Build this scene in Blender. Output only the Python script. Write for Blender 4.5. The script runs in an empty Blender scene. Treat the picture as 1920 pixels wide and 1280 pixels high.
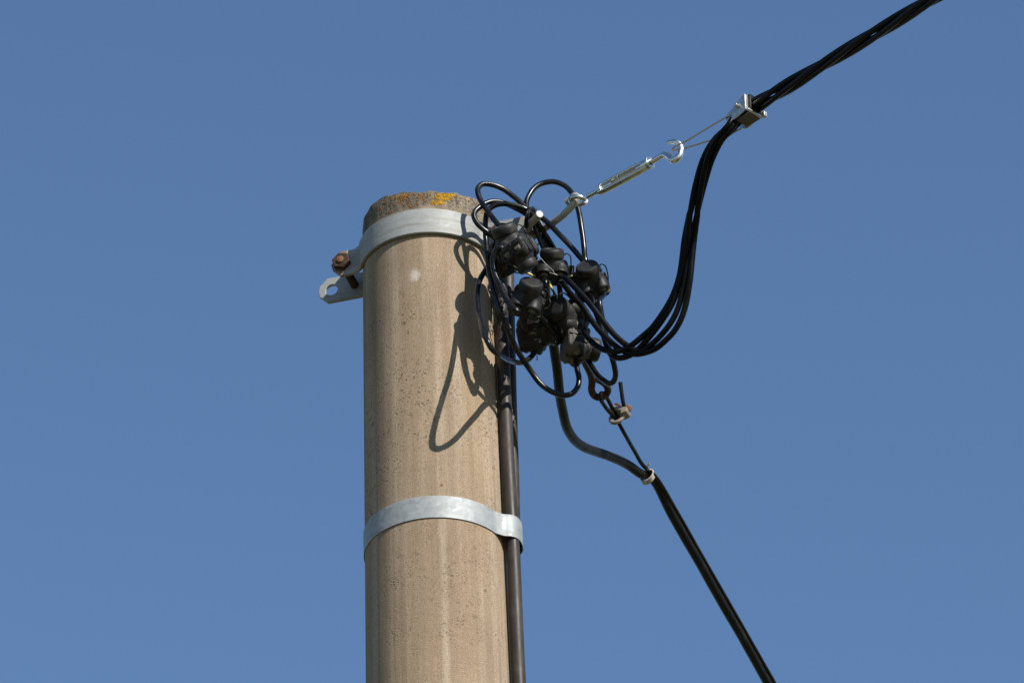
import bpy, bmesh, math, random
from mathutils import Vector as V, Matrix as M
random.seed(7)
sc = bpy.context.scene
col = sc.collection
R = math.radians

# ------------------------------------------------------------------ camera
FPX, W, H = 10667.0, 1920.0, 1280.0            # 200 mm lens on a 36 mm frame
PITCH, ROLL = R(34.0), R(2.1)
CAM = V((0.1184, -6.8, 1.6))
_f = V((0, math.cos(PITCH), math.sin(PITCH)))
_r0 = V((1, 0, 0)); _u0 = V((0, -math.sin(PITCH), math.cos(PITCH)))
CR = _r0 * math.cos(ROLL) - _u0 * math.sin(ROLL)
CU = _r0 * math.sin(ROLL) + _u0 * math.cos(ROLL)
TC = -_f                                        # towards the viewer
cd = bpy.data.cameras.new('camera'); cam = bpy.data.objects.new('camera', cd); col.objects.link(cam)
cd.lens = 200; cd.sensor_width = 36; cd.clip_start = 0.1; cd.clip_end = 5000
m = M((CR, CU, TC)).transposed().to_4x4(); m.translation = CAM; cam.matrix_world = m
sc.camera = cam

# ------------------------------------------------------------------ sky, sun, exposure
SUN_AZ, SUN_EL = R(38), R(37)                   # to the right of and behind the viewer
sun_dir = V((math.sin(SUN_AZ) * math.cos(SUN_EL), -math.cos(SUN_AZ) * math.cos(SUN_EL), math.sin(SUN_EL)))
w = bpy.data.worlds.new('World'); sc.world = w; w.use_nodes = True
nt = w.node_tree; bg = nt.nodes['Background']
sky = nt.nodes.new('ShaderNodeTexSky'); sky.sky_type = 'NISHITA'; sky.sun_disc = False
sky.sun_elevation = SUN_EL; sky.sun_rotation = math.atan2(sun_dir.x, sun_dir.y)
sky.air_density = 1.2; sky.dust_density = 0.0; sky.ozone_density = 6.0; sky.altitude = 0
nt.links.new(sky.outputs[0], bg.inputs[0]); bg.inputs[1].default_value = 0.0880
sd = bpy.data.lights.new('sun', 'SUN'); sd.energy = 5.0; sd.angle = R(0.53); sd.color = (1.0, 0.955, 0.88)
so = bpy.data.objects.new('sun', sd); col.objects.link(so)
so.rotation_euler = sun_dir.to_track_quat('Z', 'Y').to_euler(); so.location = (3, -4, 9)
sc.view_settings.view_transform = 'Standard'; sc.view_settings.look = 'None'
sc.view_settings.exposure = 0.565; sc.view_settings.gamma = 1.0

# ------------------------------------------------------------------ helpers
def P(px, py, y):
    """the point at depth y that lies along the line of sight through (px, py)"""
    d = _f * FPX + CR * (px - W / 2) + CU * (H / 2 - py)
    return CAM + d * ((y - CAM.y) / d.y)

def px_of(p):
    q = p - CAM; z = q.dot(_f)
    return (W / 2 + FPX * q.dot(CR) / z, H / 2 - FPX * q.dot(CU) / z)

LOC = {}
def tag(o, label, cat, group=None, kind=None):
    o['label'] = label; o['category'] = cat
    if group: o['group'] = group
    if kind: o['kind'] = kind
    return o

def empty(name, loc, label, cat, group=None):
    o = bpy.data.objects.new(name, None); col.objects.link(o)
    o.empty_display_size = 0.02; o.location = loc; LOC[o.name] = V(loc)
    return tag(o, label, cat, group)

class MB:
    def __init__(s): s.v = []; s.f = []
    def add(s, vs, fs):
        b = len(s.v); s.v += [V(x) for x in vs]; s.f += [tuple(i + b for i in f) for f in fs]
    def build(s, name, mat, parent=None, local=False, bevel=0, origin=None, sharp=35):
        base = V((0, 0, 0))
        if parent is not None and not local: base = LOC[parent.name]
        if parent is None and origin is not None: base = V(origin)
        me = bpy.data.meshes.new(name)
        me.from_pydata([v - base for v in s.v], [], s.f); me.update()
        bm = bmesh.new(); bm.from_mesh(me)
        bmesh.ops.recalc_face_normals(bm, faces=bm.faces[:]); bm.to_mesh(me); bm.free()
        for p in me.polygons: p.use_smooth = True
        me.set_sharp_from_angle(angle=R(sharp))
        me.materials.append(mat)
        o = bpy.data.objects.new(name, me); col.objects.link(o)
        if parent is not None: o.parent = parent; LOC[o.name] = base
        else: o.location = base; LOC[o.name] = base
        if bevel:
            b = o.modifiers.new('bevel', 'BEVEL'); b.width = bevel; b.segments = 2; b.limit_method = 'ANGLE'; b.angle_limit = R(40)
        return o
    # -- shapes
    def tube(s, pts, r, n=14, prof=None, cap=True, twist=0.0):
        """r: number or function of t in 0..1; prof(theta) scales the radius"""
        N = len(pts); T = []
        for i in range(N):
            a = pts[max(i - 1, 0)]; b = pts[min(i + 1, N - 1)]; T.append((b - a).normalized())
        nrm = T[0].orthogonal().normalized(); vs = []; fs = []
        for i in range(N):
            nrm = (nrm - T[i] * nrm.dot(T[i])).normalized(); bn = T[i].cross(nrm)
            rr = r(i / (N - 1)) if callable(r) else r
            for k in range(n):
                th = 2 * math.pi * k / n; q = rr * (prof(th) if prof else 1.0); th2 = th + twist * i / (N - 1)
                vs.append(pts[i] + nrm * (q * math.cos(th2)) + bn * (q * math.sin(th2)))
        for i in range(N - 1):
            for k in range(n):
                k2 = (k + 1) % n
                fs.append((i * n + k, i * n + k2, (i + 1) * n + k2, (i + 1) * n + k))
        if cap: fs.append(tuple(range(n))[::-1]); fs.append(tuple((N - 1) * n + k for k in range(n)))
        s.add(vs, fs)
    def lathe(s, prof, o, ax, n=32, ref=None, closed=False):
        """prof: [(radius, height)] swept round the axis ax through o"""
        ax = V(ax).normalized(); a = (V(ref) - ax * V(ref).dot(ax)).normalized() if ref else ax.orthogonal().normalized(); b = ax.cross(a)
        vs = []; fs = []
        for (r, h) in prof:
            for k in range(n):
                t = 2 * math.pi * k / n
                vs.append(V(o) + ax * h + a * (r * math.cos(t)) + b * (r * math.sin(t)))
        L = len(prof)
        for i in range(L - 1 + (1 if closed else 0)):
            i2 = (i + 1) % L
            for k in range(n):
                k2 = (k + 1) % n
                fs.append((i * n + k, i * n + k2, i2 * n + k2, i2 * n + k))
        if not closed:
            if prof[0][0] > 1e-6: fs.append(tuple(range(n))[::-1])
            if prof[-1][0] > 1e-6: fs.append(tuple((L - 1) * n + k for k in range(n)))
        s.add(vs, fs)
    def prism(s, outline, o, a, b, c, t):
        """outline [(a, b)] extruded by t along c, centred on o"""
        a, b, c = V(a), V(b), V(c); n = len(outline)
        vs = [V(o) + a * x + b * y + c * (t / 2) for x, y in outline] + [V(o) + a * x + b * y - c * (t / 2) for x, y in outline]
        fs = [tuple(range(n)), tuple(range(2 * n - 1, n - 1, -1))] + [(i, i + n, (i + 1) % n + n, (i + 1) % n) for i in range(n)]
        s.add(vs, fs)
    def box(s, o, a, b, c, sx, sy, sz):
        s.prism([(-sx / 2, -sy / 2), (sx / 2, -sy / 2), (sx / 2, sy / 2), (-sx / 2, sy / 2)], o, a, b, c, sz)
    def holed(s, outline, hc, hr, o, a, b, c, t, n=72):
        """plate with one round hole"""
        a, b, c = V(a), V(b), V(c); m_ = len(outline)
        angs = [2 * math.pi * k / n for k in range(n)] + [math.atan2(y - hc[1], x - hc[0]) % (2 * math.pi) for x, y in outline]
        angs = sorted(set(round(x, 5) for x in angs)); ring = []
        for th in angs:
            dx, dy = math.cos(th), math.sin(th); best = None
            for i in range(m_):
                x1, y1 = outline[i][0] - hc[0], outline[i][1] - hc[1]; x2, y2 = outline[(i + 1) % m_][0] - hc[0], outline[(i + 1) % m_][1] - hc[1]
                ex, ey = x2 - x1, y2 - y1; den = dx * ey - dy * ex
                if abs(den) < 1e-12: continue
                u = (x1 * ey - y1 * ex) / den; q = (x1 * dy - y1 * dx) / den
                if u > 0 and -1e-4 <= q <= 1.0001 and (best is None or u < best): best = u
            ring.append(((hc[0] + dx * best, hc[1] + dy * best), (hc[0] + dx * hr, hc[1] + dy * hr)))
        k = len(ring); vs = []
        for side in (t / 2, -t / 2):
            for lst in (0, 1):
                vs += [V(o) + a * q[lst][0] + b * q[lst][1] + c * side for q in ring]
        fs = []
        for i in range(k):
            j = (i + 1) % k
            fs += [(i, j, k + j, k + i), (2 * k + i, 3 * k + i, 3 * k + j, 2 * k + j), (i, 2 * k + i, 2 * k + j, j), (k + i, k + j, 3 * k + j, 3 * k + i)]
        s.add(vs, fs)
    def strip(s, path, h, t, z0, sag=None):
        """upright metal strip following plan points path (V with z as an offset), height h, thickness t"""
        N = len(path); vs = []; fs = []
        for i in range(N):
            a = path[max(i - 1, 0)]; b = path[min(i + 1, N - 1)]; d = V((b.x - a.x, b.y - a.y, 0)).normalized(); nn = V((d.y, -d.x, 0))
            p = V((path[i].x, path[i].y, z0 + path[i].z))
            vs += [p + nn * (t / 2), p + nn * (t / 2) + V((0, 0, h)), p - nn * (t / 2) + V((0, 0, h)), p - nn * (t / 2)]
        for i in range(N - 1):
            for k in range(4):
                fs.append((i * 4 + k, i * 4 + (k + 1) % 4, i * 4 + 4 + (k + 1) % 4, i * 4 + 4 + k))
        fs += [(3, 2, 1, 0), tuple((N - 1) * 4 + k for k in range(4))]
        s.add(vs, fs)
    def loft(s, secs, n=44):
        """secs: [(centre, a, b, ha, hb, exponent)] superellipse sections joined up, ends capped"""
        vs = []; fs = []
        for (c, a, b, ha, hb, e) in secs:
            for k in range(n):
                t = 2 * math.pi * k / n; ct, st = math.cos(t), math.sin(t)
                vs.append(V(c) + V(a) * (ha * math.copysign(abs(ct) ** (2 / e), ct)) + V(b) * (hb * math.copysign(abs(st) ** (2 / e), st)))
        for i in range(len(secs) - 1):
            for k in range(n):
                k2 = (k + 1) % n; fs.append((i * n + k, i * n + k2, (i + 1) * n + k2, (i + 1) * n + k))
        fs += [tuple(range(n))[::-1], tuple((len(secs) - 1) * n + k for k in range(n))]
        s.add(vs, fs)

def spline(pts, step=0.003):
    """centripetal Catmull-Rom through the points"""
    pts = [V(p) for p in pts]
    q = [pts[0] * 2 - pts[1]] + pts + [pts[-1] * 2 - pts[-2]]; out = []
    for i in range(1, len(q) - 2):
        p0, p1, p2, p3 = q[i - 1:i + 3]
        t0 = 0.0; t1 = t0 + max((p1 - p0).length, 1e-6) ** .5; t2 = t1 + max((p2 - p1).length, 1e-6) ** .5; t3 = t2 + max((p3 - p2).length, 1e-6) ** .5
        k = max(2, int((p2 - p1).length / step))
        k = min(k, 60)
        for j in range(k):
            t = t1 + (t2 - t1) * j / k
            a1 = p0 * ((t1 - t) / (t1 - t0)) + p1 * ((t - t0) / (t1 - t0)); a2 = p1 * ((t2 - t) / (t2 - t1)) + p2 * ((t - t1) / (t2 - t1)); a3 = p2 * ((t3 - t) / (t3 - t2)) + p3 * ((t - t2) / (t3 - t2))
            b1 = a1 * ((t2 - t) / (t2 - t0)) + a2 * ((t - t0) / (t2 - t0)); b2 = a2 * ((t3 - t) / (t3 - t1)) + a3 * ((t - t1) / (t3 - t1))
            out.append(b1 * ((t2 - t) / (t2 - t1)) + b2 * ((t - t1) / (t2 - t1)))
    out.append(pts[-1]); return out

def wobble(pts, amp, wl=.10):
    """small uneven bends of a real, stiff cable"""
    ph = [random.uniform(0, 6.283) for _ in range(6)]; out = []; L = 0.0; tot = sum((b - a).length for a, b in zip(pts, pts[1:]))
    for i, p in enumerate(pts):
        if i: L += (p - pts[i - 1]).length
        k = amp * min(1.0, L / .03, max(tot - L, 0) / .03); q = 6.283 * L / wl
        out.append(p + V([k * (.6 * math.sin(q + ph[j]) + .5 * math.sin(2.3 * q + ph[j + 3])) for j in range(3)]))
    return out

# ------------------------------------------------------------------ materials
class NT:
    def __init__(s, name):
        s.m = bpy.data.materials.new(name); s.m.use_nodes = True; s.t = s.m.node_tree; s.b = s.t.nodes['Principled BSDF']
        s.co = s.n('ShaderNodeTexCoord').outputs['Object']
    def n(s, typ, **kw):
        x = s.t.nodes.new(typ)
        for k, v in kw.items(): setattr(x, k, v)
        return x
    def set(s, k, v): s.b.inputs[k].default_value = v
    def link(s, a, b): s.t.links.new(a, b)
    def mapping(s, scale=(1, 1, 1), loc=(0, 0, 0)):
        x = s.n('ShaderNodeMapping'); s.link(s.co, x.inputs[0]); x.inputs['Scale'].default_value = scale; x.inputs['Location'].default_value = loc; return x.outputs[0]
    def noise(s, scale, detail=4, rough=.55, vec=None):
        x = s.n('ShaderNodeTexNoise'); x.inputs['Scale'].default_value = scale; x.inputs['Detail'].default_value = detail; x.inputs['Roughness'].default_value = rough
        s.link(vec if vec is not None else s.co, x.inputs['Vector']); return x.outputs[0]
    def vor(s, scale, feature='F1', out='Distance', vec=None, rnd=1.0):
        x = s.n('ShaderNodeTexVoronoi', feature=feature); x.inputs['Scale'].default_value = scale; x.inputs['Randomness'].default_value = rnd
        s.link(vec if vec is not None else s.co, x.inputs['Vector']); return x.outputs[out]
    def ramp(s, src, stops):
        x = s.n('ShaderNodeValToRGB'); e = x.color_ramp.elements
        while len(e) < len(stops): e.new(.5)
        for q, (p, c) in zip(e, stops):
            q.position = p; q.color = (c, c, c, 1) if not isinstance(c, tuple) else (*c, 1)
        s.link(src, x.inputs[0]); return x.outputs[0]
    def mix(s, f, a, b, mode='MIX'):
        x = s.n('ShaderNodeMix', data_type='RGBA', blend_type=mode)
        for v, i in ((f, 0), (a, 6), (b, 7)):
            if hasattr(v, 'is_linked'): s.link(v, x.inputs[i])
            else: x.inputs[i].default_value = v if i == 0 else (*v, 1)
        return x.outputs[2]
    def math(s, op, a, b=0.0):
        x = s.n('ShaderNodeMath', operation=op)
        for v, i in ((a, 0), (b, 1)):
            if hasattr(v, 'is_linked'): s.link(v, x.inputs[i])
            else: x.inputs[i].default_value = v
        return x.outputs[0]
    def bump(s, src, strength, dist):
        x = s.n('ShaderNodeBump'); x.inputs['Strength'].default_value = strength; x.inputs['Distance'].default_value = dist
        s.link(src, x.inputs['Height']); s.link(x.outputs[0], s.b.inputs['Normal'])

def m_plain(name, c, rough, metal=0.0, var=0.25, scale=60, spec=0.5, bump=0.15, dirt=None):
    t = NT(name); n1 = t.noise(scale, 5); k = t.ramp(n1, [(.3, 1 - var), (.7, 1 + var)])
    c2 = t.mix(1.0, c, k, 'MULTIPLY')
    if dirt: c2 = t.mix(t.ramp(t.noise(scale * .4, 6, .65), [(.52, 0.0), (.66, dirt[1])]), c2, dirt[0])
    t.link(c2, t.b.inputs['Base Color']); t.set('Metallic', metal); t.set('Specular IOR Level', spec)
    t.link(t.ramp(n1, [(.25, max(rough - .1, .02)), (.75, min(rough + .1, 1))]), t.b.inputs['Roughness'])
    if bump: t.bump(t.noise(scale * 6, 3), bump, .0006)
    return t.m

def m_concrete():
    t = NT('weathered concrete'); sep = t.n('ShaderNodeSeparateXYZ'); t.link(t.co, sep.inputs[0]); x, z = sep.outputs[0], sep.outputs[2]
    big = t.noise(6, 5, .6); mid = t.noise(34, 5, .6); grain = t.noise(780, 3, .75); grit = t.noise(330, 4, .8)
    streak = t.noise(1, 5, .65, t.mapping((46, 46, .9)))
    c = t.mix(t.ramp(big, [(.3, 0.0), (.7, 1.0)]), (0.247, 0.178, 0.116), (0.301, 0.224, 0.148))
    c = t.mix(t.ramp(streak, [(.51, 0.0), (.64, .75)]), c, (0.377, 0.304, 0.224))
    c = t.mix(t.ramp(streak, [(.34, .7), (.47, 0.0)]), c, (0.198, 0.145, 0.096))
    c = t.mix(t.ramp(t.noise(1, 4, .6, t.mapping((11, 11, 3.2), (3.1, .4, 1.7))), [(.50, 0.0), (.66, .32)]), c, (0.141, 0.111, 0.078))
    # pale run-off lines down the shaft
    for x0, wd, k in ((.0125, .007, .55), (.0905, .0045, .55), (-.052, .004, .2)):
        d = t.math('ABSOLUTE', t.math('SUBTRACT', t.math('ADD', x, t.math('MULTIPLY', t.math('SUBTRACT', mid, .5), .006)), x0))
        c = t.mix(t.math('MULTIPLY', t.ramp(t.math('DIVIDE', d, wd), [(.3, 1.0), (1.0, 0.0)]), t.ramp(t.noise(1, 3, .6, t.mapping((60, 60, 4))), [(.35, .15 * k), (.6, k)])), c, (0.415, 0.343, 0.255))
    c = t.mix(t.ramp(grain, [(.38, .62), (.52, 0.0)]), c, (0.119, 0.085, 0.057))
    c = t.mix(t.ramp(grain, [(.57, 0.0), (.70, .55)]), c, (0.433, 0.358, 0.270))
    c = t.mix(t.ramp(grit, [(.34, .55), (.43, 0.0)]), c, (0.095, 0.070, 0.049))
    # dark pits and grit, gathered in patches
    zz = t.math('SUBTRACT', 1.0, t.math('MULTIPLY', t.math('ABSOLUTE', t.math('SUBTRACT', z, 5.97)), 4.2)); patch = t.ramp(t.math('ADD', t.noise(7, 4, .65), t.math('MULTIPLY', zz, .16)), [(.50, 0.0), (.66, 1.0)])
    pit = t.ramp(t.math('ADD', t.vor(250), t.math('ADD', t.math('MULTIPLY', t.math('SUBTRACT', t.noise(420, 3, .7), .5), 1.1), t.math('MULTIPLY', t.math('SUBTRACT', t.noise(130, 2), .5), .9))), [(.20, 1.0), (.34, 0.0)])
    sel = t.ramp(t.noise(75, 3), [(.46, 0.0), (.54, 1.0)])
    c = t.mix(t.math('MULTIPLY', t.math('MULTIPLY', pit, sel), t.math('MULTIPLY', patch, .8)), c, (0.057, 0.044, 0.032))
    pit2 = t.ramp(t.vor(420), [(.20, 1.0), (.30, 0.0)])
    c = t.mix(t.math('MULTIPLY', pit2, t.ramp(mid, [(.42, 0.1), (.58, .8)])), c, (0.091, 0.070, 0.049))
    c = t.mix(t.math('MULTIPLY', t.ramp(t.vor(260), [(.08, 1.0), (.13, 0.0)]), t.ramp(t.noise(90, 2), [(.55, 0.0), (.6, 1.0)])), c, (0.544, 0.514, 0.465))
    # old smear of white plaster under the clamp
    pc = P(778, 516, -.094); mp = t.n('ShaderNodeVectorMath', operation='SUBTRACT'); t.link(t.co, mp.inputs[0]); mp.inputs[1].default_value = pc
    ms = t.n('ShaderNodeVectorMath', operation='MULTIPLY'); t.link(mp.outputs[0], ms.inputs[0]); ms.inputs[1].default_value = (110, 20, 75)
    ln = t.n('ShaderNodeVectorMath', operation='LENGTH'); t.link(ms.outputs[0], ln.inputs[0])
    c = t.mix(t.ramp(t.math('ADD', ln.outputs[1], t.math('MULTIPLY', t.math('SUBTRACT', t.noise(300, 6, .8), .5), 2.2)), [(.35, .75), (1.15, 0.0)]), c, (0.394, 0.371, 0.319))
    # grey weathered head above the clamp
    top = t.ramp(t.math('ADD', t.math('MULTIPLY', t.math('SUBTRACT', z, ZTOP - .051), 14.0), t.math('MULTIPLY', t.math('SUBTRACT', mid, .5), .5)), [(.0, 0.0), (.25, 1.0)])
    head = t.mix(t.ramp(t.noise(300, 5, .8), [(.44, 0.0), (.56, 1.0)]), (.036, .031, .024), (.185, .158, .118))
    head = t.mix(t.ramp(t.noise(1, 4, .65, t.mapping((120, 120, 14))), [(.46, 0.0), (.60, .55)]), head, (.27, .22, .155))
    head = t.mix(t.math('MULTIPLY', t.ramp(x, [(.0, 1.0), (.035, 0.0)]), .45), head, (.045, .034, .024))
    head = t.mix(t.ramp(t.noise(55, 4, .6), [(.60, 0.0), (.68, .35)]), head, (.18, .11, .04))
    c = t.mix(top, c, head)
    t.link(c, t.b.inputs['Base Color']); t.set('Roughness', .95); t.set('Specular IOR Level', .2); t.set('Diffuse Roughness', 0.0)
    hgt = t.math('SUBTRACT', t.math('ADD', t.math('MULTIPLY', grit, .35), t.math('MULTIPLY', t.noise(240, 4, .7), t.math('MULTIPLY', top, 2.4))), t.math('MULTIPLY', t.math('MULTIPLY', pit, sel), patch))
    t.bump(hgt, .45, .0018)
    return t.m

def m_galv(name, tint, rough, metal, spangle=.14, stain=.5, patchc=(.10, .08, .062), patch0=.60, xr=None):
    t = NT(name)
    cell = t.vor(75, 'F1', 'Color'); sep = t.n('ShaderNodeSeparateColor'); 
    wob = t.n('ShaderNodeMix', data_type='RGBA'); nz = t.n('ShaderNodeTexNoise'); nz.inputs['Scale'].default_value = 50; t.link(t.co, nz.inputs['Vector'])
    wob.inputs[0].default_value = .02; t.link(t.co, wob.inputs[6]); t.link(nz.outputs[1], wob.inputs[7])
    cell = t.vor(120, 'F1', 'Color', wob.outputs[2]); t.link(cell, sep.inputs[0])
    k = t.ramp(sep.outputs[0], [(0.0, 1 - spangle), (1.0, 1 + spangle)])
    c = t.mix(1.0, tint, k, 'MULTIPLY')
    brush = t.noise(1, 4, .6, t.mapping((12, 12, 130)))
    c = t.mix(t.ramp(brush, [(.50, 0.0), (.68, stain)]), c, (.17, .155, .13))
    pn = t.noise(16, 6, .7)
    if xr is not None:
        sx = t.n('ShaderNodeSeparateXYZ'); t.link(t.co, sx.inputs[0]); pn = t.math('ADD', t.noise(70, 5, .7), t.math('MULTIPLY', t.math('SUBTRACT', xr, sx.outputs[0]), 22.0))
    c = t.mix(t.ramp(pn, [(patch0, 0.0), (patch0 + .14, stain * .8)]), c, patchc)
    t.link(c, t.b.inputs['Base Color']); t.set('Metallic', metal)
    t.link(t.ramp(sep.outputs[1], [(0.0, rough - .4 * spangle), (1.0, rough + .5 * spangle)]), t.b.inputs['Roughness'])
    t.bump(t.noise(180, 4), .25, .0006)
    return t.m

def m_rust(name, a, b, rough=.8):
    t = NT(name); n1 = t.noise(150, 6, .7)
    t.link(t.mix(t.ramp(n1, [(.38, 0.0), (.62, 1.0)]), a, b), t.b.inputs['Base Color']); t.set('Roughness', rough); t.set('Specular IOR Level', .3)
    t.bump(t.noise(400, 4), .6, .001)
    return t.m

def m_earth():
    t = NT('yellow and green earth wire'); x = t.n('ShaderNodeTexWave', wave_type='BANDS', bands_direction='DIAGONAL'); x.inputs['Scale'].default_value = 22; x.inputs['Distortion'].default_value = 2.0
    t.link(t.co, x.inputs['Vector'])
    t.link(t.mix(t.ramp(x.outputs[1], [(.66, 0.0), (.70, 1.0)]), (.006, .03, .012), (.48, .36, .03)), t.b.inputs['Base Color']); t.set('Roughness', .45)
    return t.m

def m_ground():
    t = NT('dry grass verge'); n1 = t.noise(.35, 6); n2 = t.noise(9, 4)
    c = t.mix(t.ramp(n1, [(.35, 0.0), (.65, 1.0)]), (.125, .11, .055), (.07, .078, .032))
    t.link(t.mix(t.ramp(n2, [(.4, 0.0), (.6, .5)]), c, (.15, .13, .075)), t.b.inputs['Base Color']); t.set('Roughness', .95)
    t.bump(n2, .5, .05); return t.m

ZTOP = P(800, 357, -.093).z + .009
MC = m_concrete()
GALV = m_galv('galvanised clamp steel', (.238, .246, .238), .62, .10, .06, .75)
GALV2 = m_galv('spangled galvanised strap', (.250, .266, .268), .60, .22, .12, .25)
GREYSTEEL = m_plain('dull galvanised rod', (.31, .30, .27), .5, .2, .2, 90, dirt=((.20, .15, .11), .5))
ZINC = m_plain('bright zinc plate', (.60, .61, .57), .29, 1.0, .12, 120, bump=0)
GALVR = m_galv('rusting galvanised steel', (.238, .246, .238), .62, .10, .06, .9, (.15, .07, .035), .50, -.117)
STEEL = m_plain('stainless clamp steel', (.48, .48, .455), .45, 1.0, .15, 120, bump=0)
RUST = m_rust('brown rust', (.022, .012, .008), (.065, .032, .019))
RUST2 = m_rust('orange rust', (.10, .045, .024), (.19, .09, .05))
CABLE = m_plain('glossy black cable sheath', (.004, .004, .0045), .28, 0, .3, 70, .27, .10, dirt=((.03, .027, .023), .5))
CABLE2 = m_plain('black overhead cable sheath', (.0022, .0022, .0026), .40, 0, .3, 70, .12, .08)
THICK = m_plain('dusty black service cable', (.0055, .005, .0045), .52, 0, .3, 60, .2, .15, dirt=((.03, .025, .02), .5))
RISER = m_plain('brown black riser cable', (.034, .027, .022), .5, 0, .25, 40, .22, .12, dirt=((.085, .07, .055), .4))
PLASTIC = m_plain('faded black plastic', (.0135, .013, .0122), .52, 0, .35, 120, .26, .3, dirt=((.060, .053, .044), .75))
PLASTICG = m_plain('sun bleached grey plastic', (.085, .076, .065), .8, 0, .2, 150, .35, .3)
PLASTICD = m_plain('black plastic', (.006, .006, .006), .5, 0, .3, 120, .3, .2)
DUST = m_plain('dusty cable end', (.13, .105, .08), .8, 0, .3, 300, .2, .4)
LICHY = m_rust('yellow lichen', (.17, .085, .006), (.42, .235, .010), .95)
LICHO = m_rust('orange lichen', (.10, .052, .018), (.30, .135, .026), .95)
CAST = m_plain('dull cast zinc clip', (.24, .20, .15), .6, .1, .25, 120, dirt=((.13, .085, .05), .6))
WHITE = m_plain('grey white binding wire', (.38, .35, .30), .5, .1, .2, 200)
CREAM = m_plain('aged cream plastic', (.45, .39, .28), .5, 0, .15, 150)
WEB = m_plain('cobweb', (.55, .53, .5), .6, 0, .1, 100)
EARTH = m_earth()

# ------------------------------------------------------------------ ground
g = MB(); g.add([(-400, -400, 0), (400, -400, 0), (400, 400, 0), (-400, 400, 0)], [(0, 1, 2, 3)])
go = g.build('ground', m_ground()); go['kind'] = 'structure'

# ------------------------------------------------------------------ concrete pole
def pole_r(z): return .0956 + .00974 * (6.2295 - z)
ZT = ZTOP
pole = empty('concrete_pole', (0, 0, 0), 'round weathered concrete pole with yellow lichen on its chipped top', 'pole')
random.seed(3)
def rimnoise(t):
    return (.0016 * math.sin(3 * t + 1.2) + .0012 * math.sin(7 * t + .3) + .0010 * math.sin(13 * t + 2) + .0004 * math.sin(29 * t + 1))
s = MB(); N = 220; rows = []
zs = [0, 1, 2, 3, 4, 5, 5.5] + [5.6 + .02 * i for i in range(36)] + [ZT - .016, ZT - .011, ZT - .007, ZT - .0035, ZT - .001, ZT]
zs = sorted(z for z in zs if z <= ZT)
vs = []; fs = []
for i, z in enumerate(zs):
    for k in range(N):
        t = 2 * math.pi * k / N; r = pole_r(z); zz = z; q = max(0, 1 - (ZT - z) / .018)
        if q > 0:
            j = random.uniform(-1, 1)
            lf = .12 if math.cos(t) < -.42 else 1.0; zz += rimnoise(t) * q * .9 * lf + j * .0003 * q * lf; r -= .0018 * q ** 3 + .0006 * q * math.sin(17 * t + 4 * z * 50) + random.uniform(0, .0007) * q
            dt = (t - R(268)) / R(9); zz -= .0092 * min(1.0, q * 1.6) * math.exp(-((t - R(276)) / R(38)) ** 4); zz -= .0035 * q * math.exp(-dt * dt); dt = (t - R(297)) / R(7); zz += .0035 * q * math.exp(-dt * dt)
        vs.append((r * math.cos(t), r * math.sin(t), zz))
L = len(zs)
for i in range(L - 1):
    for k in range(N): fs.append((i * N + k, i * N + (k + 1) % N, (i + 1) * N + (k + 1) % N, (i + 1) * N + k))
for rr in (.07, .03):
    b = len(vs); vs += [(rr * math.cos(2 * math.pi * k / N), rr * math.sin(2 * math.pi * k / N), ZT + random.uniform(-.002, .002)) for k in range(N)]
    for k in range(N): fs.append((b - N + k, b - N + (k + 1) % N, b + (k + 1) % N, b + k))
fs.append(tuple(b + k for k in range(N)))
s.add(vs, fs); s.build('shaft', MC, pole, sharp=60)

def on_pole(px, py, off=0.0):
    """the point of the pole's near side seen at (px, py)"""
    y = -.095
    for _ in range(6):
        p = P(px, py, y); r = pole_r(p.z); y = -math.sqrt(max(r * r - p.x * p.x, 1e-6))
    p = P(px, py, y); n = V((p.x, p.y, 0)).normalized(); return p + n * off, n

def lichen(mat, blobs, label=None, seed=1):
    random.seed(seed); b = MB()
    for (px, py, rx, ry, n, sz) in blobs:
        for _ in range(n):
            a = random.uniform(0, 6.283); d = math.sqrt(random.random())
            q, nn = on_pole(px + rx * d * math.cos(a), py + ry * d * math.sin(a))
            rim = ZT - q.z
            if rim < .0125: q.z = ZT - .0125 - random.uniform(0, .003)
            r = sz * random.uniform(.5, 1.25) * (1.1 - .4 * d)
            up = V((0, 0, 1)); tx = nn.cross(up)
            vs = []; fs = []; K = 7
            for i, (rr, hh) in enumerate([(1, -.3), (1.05, .25), (.7, .55), (.25, .5)]):
                for k in range(K):
                    t = 6.283 * k / K; w_ = rr * r * random.uniform(.75, 1.25)
                    vs.append(q + tx * (w_ * math.cos(t)) + up * (w_ * math.sin(t)) + nn * (hh * r * random.uniform(.8, 1.2)))
            for i in range(3):
                for k in range(K): fs.append((i * K + k, i * K + (k + 1) % K, i * K + K + (k + 1) % K, i * K + K + k))
            fs.append(tuple(3 * K + k for k in range(K))); b.add(vs, fs)
    o = b.build('lichen', mat, pole, sharp=180)
    if label: o['label'] = label
lichen(LICHY, [(832, 369, 17, 7, 190, .0014), (821, 380, 14, 5, 120, .0012), (845, 364, 7, 5, 60, .0014)], 'bright yellow lichen patch', 1)
lichen(LICHO, [(757, 367, 11, 7, 95, .0011), (746, 364, 7, 4, 40, .0010), (751, 376, 6, 5, 30, .0010), (766, 376, 5, 4, 18, .0009)], 'orange lichen patch', 2)
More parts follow.
